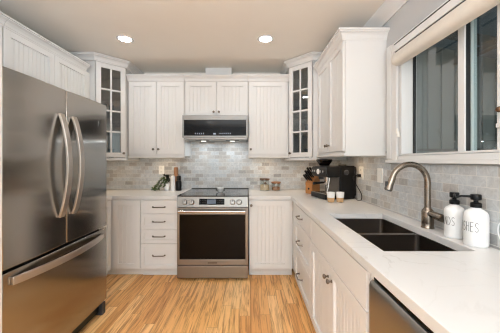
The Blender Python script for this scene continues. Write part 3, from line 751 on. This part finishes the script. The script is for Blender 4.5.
# ---------------------------------------------------------------- outlets and switch
def cover(label, cat, loc, rz, nm, w=0.074, h=0.118):
    r = thing(nm, label, cat, loc, rz)
    MB().box(-w/2, w/2, -0.006, -0.0005, -h/2, h/2).build('cover_plate', PLATE_P, r, bevel=0.002)
    return r
def sockets(r):
    for z in (-0.026, 0.026):
        s_ = MB().box(-0.017, 0.017, -0.008, -0.0062, z-0.016, z+0.016).build('socket', PLATE_P, r, bevel=0.003)
        MB().box(-0.008, -0.005, -0.0086, -0.0081, z-0.004, z+0.008).box(0.005, 0.008, -0.0086, -0.0081, z-0.004, z+0.008).build('slot', BLACK_M, s_)
o1 = cover('white double outlet on the tiles above the potted plant', 'outlet', (-1.2, YB-0.008, 1.16), 0, 'wall_outlet'); sockets(o1)
o2 = cover('beige outlet beside the espresso machine with a black plug in it', 'outlet', (XR-0.008, 2.475, 1.168), -PI/2, 'wall_outlet', 0.10, 0.125); sockets(o2)
o3 = cover('white light switch on the tiles between the espresso machine and the faucet', 'switch', (XR-0.008, 2.115, 1.163), -PI/2, 'light_switch', 0.085, 0.12)
MB().box(-0.016, 0.016, -0.0095, -0.0062, -0.033, 0.033).build('rocker', PLATE_P, o3, bevel=0.002)

# ---------------------------------------------------------------- espresso machine
th = math.atan2(-0.97, 0.24)
ZT = CT+0.001
r = thing('espresso_machine', 'black espresso machine with bean hopper on the right worktop', 'coffee machine', (0.70, 2.635, ZT), th)
MB().box(-0.15, 0.15, 0.0, 0.165, 0.004, 0.055).build('drip_tray', BLACK_P, r, bevel=0.006)
m = MB()
for i in range(14): m.box(-0.135+i*0.0205, -0.128+i*0.0205, 0.012, 0.135, 0.0555, 0.059)
m.box(-0.14, 0.14, 0.008, 0.012, 0.0555, 0.059).box(-0.14, 0.14, 0.135, 0.139, 0.0555, 0.059)
m.build('tray_grate', STEEL_L, r)
MB().box(-0.155, 0.155, 0.166, 0.33, 0.004, 0.335).build('body', BLACK_P, r, bevel=0.012, seg=3)
pf = [(0.165, 0.222), (0.03, 0.222), (0.012, 0.235), (0.004, 0.262), (0.006, 0.305), (0.02, 0.33), (0.165, 0.335)]
MB().extr(pf, 'x', -0.152, 0.152).build('head', BLACK_P, r, bevel=0.006, smooth=True)
MB().box(-0.13, 0.13, 0.157, 0.1655, 0.06, 0.221).build('splash_panel', STEEL, r)
MB().lathe([(0.028, 0), (0.028, 0.004), (0.025, 0.006)], 24, along_y(0, 0.0045, 0.275)).build('pressure_gauge', CERAM, r, smooth=True)
for x in (-0.105, -0.06, 0.06, 0.105): MB().lathe([(0.012, 0), (0.012, 0.006), (0.009, 0.008)], 16, along_y(x, 0.0045, 0.28)).build('button', STEEL_L, r, smooth=True)
MB().lathe([(0.034, 0.185), (0.036, 0.2215)], 24, Matrix.Translation((0.04, 0.085, 0))).build('group_head', STEEL_L, r, smooth=True)
pfh = MB().lathe([(0.022, 0.135), (0.033, 0.15), (0.034, 0.1845)], 24, Matrix.Translation((0.04, 0.085, 0))).build('portafilter', STEEL_L, r, smooth=True)
MB().tube([(0.04, 0.055, 0.166), (0.04, 0.03, 0.165), (0.04, -0.07, 0.158)], [0.008, 0.011, 0.014], 14).build('handle', BLACK_P, pfh, smooth=True)
MB().tube([(0.03, 0.085, 0.14), (0.028, 0.085, 0.115)], 0.007, 10).tube([(0.05, 0.085, 0.14), (0.052, 0.085, 0.115)], 0.007, 10).build('spout', STEEL_L, pfh, smooth=True)
MB().lathe([(0.026, 0.19), (0.03, 0.2215)], 20, Matrix.Translation((-0.08, 0.085, 0))).build('grinder_outlet', DARK_G, r, smooth=True)
MB().tube([(0.125, 0.06, 0.221), (0.128, 0.055, 0.19), (0.13, 0.045, 0.13), (0.128, 0.03, 0.07)], 0.006, 10).build('steam_wand', STEEL_L, r, smooth=True)
MB().lathe([(0.026, 0), (0.026, 0.012), (0.021, 0.022), (0.006, 0.023)], 22, Matrix.Translation((0.1555, 0.225, 0.27)) @ Matrix.Rotation(PI/2, 4, 'Y')).build('steam_dial', DARK_G, r, smooth=True)
MB().lathe([(0.05, 0.336), (0.055, 0.345), (0.083, 0.385), (0.085, 0.392), (0.08, 0.392), (0.05, 0.347), (0.01, 0.345)], 30, Matrix.Translation((-0.06, 0.11, 0))).build('bean_hopper', SMOKE, r, smooth=True)
MB().lathe([(0.01, 0.3925), (0.083, 0.3925), (0.08, 0.402), (0.02, 0.405), (0.001, 0.405)], 30, Matrix.Translation((-0.06, 0.11, 0))).build('hopper_lid', BLACK_P, r, smooth=True)
MB().lathe([(0.001, 0.346), (0.05, 0.348), (0.068, 0.372), (0.001, 0.374)], 24, Matrix.Translation((-0.06, 0.11, 0))).build('coffee_beans', SCOOP, r)
MB().box(-0.13, 0.13, 0.331, 0.368, 0.03, 0.325).build('water_tank', SMOKE, r, bevel=0.008)
MB().lathe([(0.04, 0.336), (0.042, 0.346), (0.038, 0.350), (0.01, 0.352)], 24, Matrix.Translation((0.07, 0.24, 0))).build('tamper_tray', STEEL, r, smooth=True)
cpts = [(XR-0.05, 2.478, 1.142), (XR-0.075, 2.475, 1.140), (XR-0.10, 2.45, 1.120), (XR-0.09, 2.40, 1.06), (XR-0.06, 2.36, 0.98), (XR-0.05, 2.38, 0.925), (XR-0.05, 2.44, 0.906), (XR-0.05, 2.49, 0.905)]
def smoothpath(p, n=6):
    p = [Vector(q) for q in p]; out = []
    for i in range(len(p)-1):
        a, b, c, d = p[max(i-1, 0)], p[i], p[i+1], p[min(i+2, len(p)-1)]
        for k in range(n):
            t = k/n; out.append(0.5*((2*b)+(c-a)*t+(2*a-5*b+4*c-d)*t*t+(3*b-a-3*c+d)*t**3))
    return out+[p[-1]]
r = thing('power_cord', 'black power cord plugged into the outlet beside the espresso machine', 'cord', (0, 0, 0))
MB().tube(smoothpath(cpts), 0.0035, 8).build('cable', BLACK_P, r, smooth=True)
MB().box(XR-0.048, XR-0.0175, 2.460, 2.494, 1.128, 1.156).build('plug', BLACK_P, r, bevel=0.004)

# cups
r = thing('coffee_cup', 'white cup with tan base, left one of the pair before the espresso machine', 'cup', (0.757, 2.385, ZT), 0, 'pair of coffee cups')
n_ = 28
MB().lathe([(0.026, 0), (0.030, 0.002), (0.034, 0.043)], n_).build('tan_base', TAN, r, smooth=True)
MB().lathe([(0.0342, 0.0433), (0.0375, 0.093), (0.0355, 0.093), (0.0315, 0.048), (0.001, 0.045)], n_).build('white_wall', CERAM, r, smooth=True)
c = copy_tree(r); c.location = (0.842, 2.385, ZT); c['label'] = 'white cup with tan base, right one of the pair before the espresso machine'

# knife block
r = thing('knife_block', 'orange wooden knife block behind the espresso machine', 'knife block', (0.735, 3.02, ZT), math.radians(-52))
pf = [(-0.06, 0.001), (0.085, 0.001), (0.085, 0.16), (0.04, 0.235), (-0.06, 0.13)]
MB().extr(pf, 'x', -0.05, 0.05).build('block', BLOCKW, r, bevel=0.004)
MB().lathe([(0.012, 0), (0.012, 0.002), (0.003, 0.002)], 16, along_y(0, -0.0603, 0.06)).build('stamp', BLACK_M, r)
kk = 0
dirn = Vector((0, -0.72, 0.69)).normalized()
for (x, t, ln) in ((-0.032, 0.2, 0.10), (0.0, 0.22, 0.11), (0.032, 0.2, 0.1), (-0.03, 0.55, 0.115), (0.004, 0.55, 0.12), (0.034, 0.55, 0.115), (-0.02, 0.85, 0.12), (0.02, 0.85, 0.125)):
    base = Vector((x, -0.06+0.10*t, 0.13+0.105*t))+dirn*0.001
    k = MB().tube([base, base+dirn*0.012], 0.006, 8)
    kn = k.build('bolster', STEEL_L, smooth=True); kn.name = 'kitchen_knife'
    M = Matrix.Translation(r.location) @ Matrix.Rotation(r.rotation_euler.z, 4, 'Z')
    kn.matrix_world = M
    MB().tube([base+dirn*0.0125, base+dirn*0.03, base+dirn*(ln*0.7), base+dirn*ln], [0.009, 0.0115, 0.0115, 0.0125], 10).build('handle', BLACK_P, kn, smooth=True)
    tag(kn, 'black handled knife standing in the orange wooden knife block', 'knife', 'knives in the block')

# jars
def jar(label, x, y, rad, h, fill_m, fh, lid_m):
    r = thing('storage_jar', label, 'jar', (x, y, ZT), 0)
    MB().lathe([(rad*0.96, 0), (rad, 0.006), (rad, h-0.016), (rad-0.003, h-0.016), (rad-0.003, 0.008), (0.001, 0.006)], 32).build('glass_wall', GLASS, r, smooth=True)
    MB().lathe([(0.001, 0.0065), (rad-0.005, 0.0085), (rad-0.005, fh), (rad*0.5, fh+0.006), (0.001, fh+0.003)], 28).build('contents', fill_m, r, smooth=True)
    MB().lathe([(rad-0.006, h-0.026), (rad-0.006, h-0.0155), (rad+0.003, h-0.0155), (rad+0.003, h-0.002), (rad-0.002, h), (0.001, h)], 32).build('lid', lid_m, r, smooth=True)
    return r
j = jar('taller glass jar of pale oats with a dark wooden lid', 0.19, 3.317, 0.062, 0.158, FLOUR, 0.075, WALNUT)
MB().tube([(-0.012, -0.02, 0.12), (0.0, -0.02, 0.105), (0.012, -0.02, 0.085)], [0.006, 0.016, 0.02], 12).build('scoop', SCOOP, j, smooth=True)
j = jar('shorter glass jar of brown nuts with a wooden lid', 0.338, 3.317, 0.058, 0.115, NUTS, 0.045, MILLW)

# plant, mills
r = thing('potted_plant', 'small trailing green plant in a white pot left of the mills', 'plant', (-1.085, 3.33, ZT))
MB().lathe([(0.028, 0), (0.032, 0.003), (0.040, 0.09), (0.037, 0.09), (0.034, 0.075), (0.001, 0.074)], 24).build('pot', CERAM, r, smooth=True)
stems = MB(); lf = MB(); lf2 = MB()
def leaf(m, p, d, up, L, Wd):
    d = d.normalized(); s_ = d.cross(up).normalized(); n = s_.cross(d)
    ring = [p, p+d*L*0.35+s_*Wd*0.5-n*0.002, p+d*L, p+d*L*0.35-s_*Wd*0.5-n*0.002]; c0 = p+d*L*0.45+n*Wd*0.15
    for k in (0, 0.0008):
        vs = [m.bm.verts.new(q+n*k) for q in ring]; vc = m.bm.verts.new(c0+n*k)
        for i in range(4): m.bm.faces.new((vs[i], vs[(i+1) % 4], vc))
tr = [[(0, 0, 0.08), (-0.03, -0.02, 0.15), (-0.08, -0.05, 0.13), (-0.13, -0.09, 0.06), (-0.165, -0.12, 0.025)],
      [(0, 0, 0.08), (-0.02, -0.03, 0.13), (-0.06, -0.07, 0.09), (-0.09, -0.10, 0.04), (-0.12, -0.13, 0.015)],
      [(0, 0, 0.08), (0.01, -0.01, 0.16), (0.02, -0.02, 0.19)], [(0, 0, 0.08), (0.0, 0.0, 0.17), (-0.03, 0.0, 0.195)],
      [(0, 0, 0.08), (-0.05, 0.0, 0.16), (-0.1, -0.03, 0.12), (-0.14, -0.06, 0.07)], [(0, 0, 0.08), (-0.01, -0.035, 0.12), (-0.02, -0.055, 0.07)],
      [(0, 0, 0.08), (0.02, 0.02, 0.14), (0.015, 0.0, 0.175)]]
for q, t in enumerate(tr):
    sp_ = smoothpath([(a*0.88, b*0.8, c) for a, b, c in t], 6); stems.tube(sp_, 0.0015, 5)
    for i in range(3, len(sp_)):
        for k in range(2):
            dd = (sp_[i]-sp_[i-1]).normalized()+Vector((random.uniform(-1, 1), random.uniform(-1, 1), random.uniform(-.6, .8)))*0.9
            pp = sp_[i].copy()
            L_ = random.uniform(0.026, 0.042)
            if (pp+dd.normalized()*L_).z < 0.008: dd.z = abs(dd.z)
            leaf(lf2 if (q in (2, 3, 6) or random.random() < 0.12) else lf, pp, dd, Vector((0.1, -0.4, 1)), L_, random.uniform(0.018, 0.028))
stems.build('stem', LEAF, r); lf.build('leaves', LEAF, r); lf2.build('dark_leaves', LEAF_D, r)
mp = [(0.028, 0), (0.030, 0.004), (0.0295, 0.06), (0.027, 0.10), (0.028, 0.135), (0.026, 0.14)]
r = thing('spice_mill', 'white mill standing between the potted plant and the black mill', 'mill', (-1.002, 3.315, ZT))
MB().lathe([(0.030, 0), (0.032, 0.004), (0.031, 0.07), (0.028, 0.12), (0.0285, 0.142)], 24).build('base', CERAM, r, smooth=True)
MB().lathe([(0.0285, 0.1425), (0.0295, 0.165), (0.026, 0.188), (0.012, 0.194), (0.001, 0.195)], 24).build('cap', CERAM, r, smooth=True)
r = thing('spice_mill', 'black mill standing beside the oven range', 'mill', (-0.926, 3.315, ZT))
MB().lathe([(0.034, 0), (0.036, 0.004), (0.036, 0.11), (0.031, 0.125), (0.025, 0.132)], 24).build('base', BLACK_P, r, smooth=True)
MB().lathe([(0.024, 0.1325), (0.027, 0.14), (0.0275, 0.18), (0.024, 0.192), (0.001, 0.194)], 24).build('cap', BLACK_P, r, smooth=True)
r = thing('wooden_mill', 'tall brown wooden mill standing behind the white and black mills', 'mill', (-0.986, 3.40, ZT))
MB().lathe([(0.028, 0), (0.030, 0.004), (0.027, 0.08), (0.022, 0.15), (0.024, 0.2)], 24).build('base', MILLW, r, smooth=True)
MB().lathe([(0.024, 0.2005), (0.027, 0.22), (0.027, 0.285), (0.024, 0.30), (0.001, 0.303)], 24).build('cap', MILLW, r, smooth=True)

# little bowl on the cooktop
r = thing('pinch_bowl', 'small white bowl with black side handles at the back of the cooktop', 'bowl', (-0.352, 3.03, 0.9132))
MB().lathe([(0.016, 0), (0.022, 0.004), (0.034, 0.03), (0.044, 0.052), (0.041, 0.052), (0.03, 0.03), (0.014, 0.008), (0.001, 0.007)], 28).build('cup', CERAM, r, smooth=True)
for sx in (-1, 1): MB().tube([(sx*0.034, 0, 0.036), (sx*0.047, 0, 0.034), (sx*0.049, 0, 0.018), (sx*0.032, 0, 0.014)], 0.005, 8).build('handle', BLACK_P, r, smooth=True)

# soap bottles with hand lettering
GLY = {'H': [[(0,0),(0,1)],[(1,0),(1,1)],[(0,.55),(1,.55)]], 'A': [[(0,0),(.5,1),(1,0)],[(.2,.4),(.8,.4)]], 'N': [[(0,0),(0,1),(1,0),(1,1)]],
       'D': [[(0,0),(0,1),(.6,.92),(1,.6),(1,.4),(.6,.08),(0,0)]], 'S': [[(1,.85),(.6,1),(.15,.9),(.05,.7),(.3,.55),(.75,.45),(.95,.28),(.85,.08),(.4,0),(0,.12)]],
       'I': [[(.5,0),(.5,1)]], 'E': [[(1,0),(0,0),(0,1),(1,1)],[(0,.55),(.8,.55)]]}
def lettering(text, rad, zc, h, parent, cw, gap):
    m = MB(); tot = len(text)*cw+(len(text)-1)*gap
    for i, ch in enumerate(text):
        off = -tot/2+i*(cw+gap)
        for st in GLY[ch]:
            dense = []
            for a, b in zip(st, st[1:]):
                for k in range(6): dense.append((a[0]+(b[0]-a[0])*k/6, a[1]+(b[1]-a[1])*k/6))
            dense.append(st[-1]); pts = []
            for u, v in dense:
                ang = PI+(off+u*cw)/rad; pts.append((rad*math.cos(ang), rad*math.sin(ang), zc-h/2+v*h))
            m.tube(pts, 0.00085, 6)
    return m.build('lettering', INK, parent)
def soap(label, x, y, rad, hb, text, spout_ang):
    r = thing('soap_bottle', label, 'soap dispenser', (x, y, ZT))
    b = MB().lathe([(rad*0.9, 0), (rad*0.97, 0.003), (rad, 0.012), (rad, hb-0.03), (rad*0.97, hb-0.017), (rad*0.86, hb-0.006), (rad*0.6, hb+0.002), (0.019, hb+0.006), (0.017, hb+0.012)], 48).build('bottle', CERAM_M, r, smooth=True)
    lettering(text, rad+0.0002, hb*0.55, 0.042, b, 0.0105, 0.0062)
    p = MB().lathe([(0.0205, hb+0.0125), (0.0215, hb+0.016), (0.0215, hb+0.030), (0.018, hb+0.034), (0.009, hb+0.036), (0.009, hb+0.044), (0.0195, hb+0.047), (0.0205, hb+0.052), (0.0205, hb+0.068), (0.0185, hb+0.072), (0.001, hb+0.073)], 24).build('pump', BLACK_P, r, smooth=True)
    ca, sa = math.cos(spout_ang), math.sin(spout_ang)
    MB().tube([(0.018*ca, 0.018*sa, hb+0.061), (0.055*ca, 0.055*sa, hb+0.062), (0.072*ca, 0.072*sa, hb+0.055)], [0.006, 0.005, 0.004], 10).build('spout', BLACK_P, p, smooth=True)
soap('white soap bottle lettered HANDS with a black pump, nearer the faucet', 1.034, 1.290, 0.043, 0.154, 'HANDS', math.radians(232))
soap('white soap bottle lettered DISHES with a black pump, farther from the faucet', 1.033, 1.166, 0.0455, 0.160, 'DISHES', math.radians(160))

# glass plate at the right edge
ya = 1.02
r = thing('glass_plate', 'round clear glass plate leaning on the tiles at the photo\'s right edge', 'plate', (1.062, ya, ZT))
Mx = Matrix.Translation((0, 0, 0.0765)) @ Matrix.Rotation(PI/2-0.16, 4, 'Y')
MB().lathe([(0.001, 0), (0.068, 0.001), (0.072, 0.003), (0.068, 0.004), (0.001, 0.003)], 48, Mx).build('disc', GLASS, r, smooth=True)
q = []
for i in range(49): a = 2*PI*i/48; q.append(Mx @ Vector((0.0735*math.cos(a), 0.0735*math.sin(a), 0.002)))
MB().tube(q, 0.0024, 8).build('rim', CERAM_M, r, smooth=True)

# ---------------------------------------------------------------- glassware in the corner cabinets
def tumbler(label, x, y, z, grp):
    r = MB().lathe([(0.028, 0), (0.034, 0.11), (0.0325, 0.11), (0.0265, 0.004), (0.001, 0.004)], 20).build('tumbler', GLASSWARE, smooth=True)
    r.location = (x, y, z); return tag(r, label, 'glass', grp)
def dish(label, x, y, z, grp, rad=0.06, h=0.05):
    r = MB().lathe([(rad*0.5, 0), (rad*0.55, 0.004), (rad*0.9, h*0.6), (rad, h), (rad*0.96, h), (rad*0.8, h*0.55), (rad*0.4, 0.008), (0.001, 0.008)], 24).build('bowl', CERAM, smooth=True)
    r.location = (x, y, z); return tag(r, label, 'bowl', grp)
GLASSWARE = glassy('blue_grey_glassware', (0.62, 0.72, 0.8, 1), 0.0, 0.08)
zl = [floorL+0.0005]+[z+0.0165 for z in shelvesL]; zr = [floorR+0.0005]+[z+0.0165 for z in shelvesR]
LV = ['bottom', 'second', 'third', 'top']
cxl, cyl_, cxr, cyr = XL+0.34, YB-0.34, XR-0.34, YB-0.34
for lvl in (0, 2):
    for i in range(3):
        o = (i-1)*0.085
        tumbler('blue grey tumbler on the %s shelf of the corner cabinet beside the fridge' % LV[lvl], cxl+o*0.7-0.03, cyl_+o*0.7+0.03, zl[lvl], 'tumblers on the %s shelf, left cabinet' % LV[lvl])
for i in range(3): dish('white bowl stacked on the second shelf of the corner cabinet beside the fridge', cxl, cyl_+0.03, zl[1]+i*0.022, 'bowls on the second shelf, left cabinet', 0.075, 0.06)
for i in range(4): dish('white bowl stacked on the top shelf of the right corner cabinet', cxr+0.02, cyr, zr[3]+i*0.02, 'bowls on the top shelf, right cabinet', 0.085, 0.05)
for i in range(3): dish('small white bowl stacked on the third shelf of the right corner cabinet', cxr+0.05, cyr-0.02, zr[2]+i*0.02, 'bowls on the third shelf, right cabinet', 0.07, 0.055)
for lvl in (0, 1):
    for i in range(3):
        o = (i-1)*0.085
        tumbler('blue grey tumbler on the %s shelf of the right corner cabinet' % LV[lvl], cxr+o*0.7+0.03, cyr-o*0.7+0.03, zr[lvl], 'tumblers on the %s shelf, right cabinet' % LV[lvl])
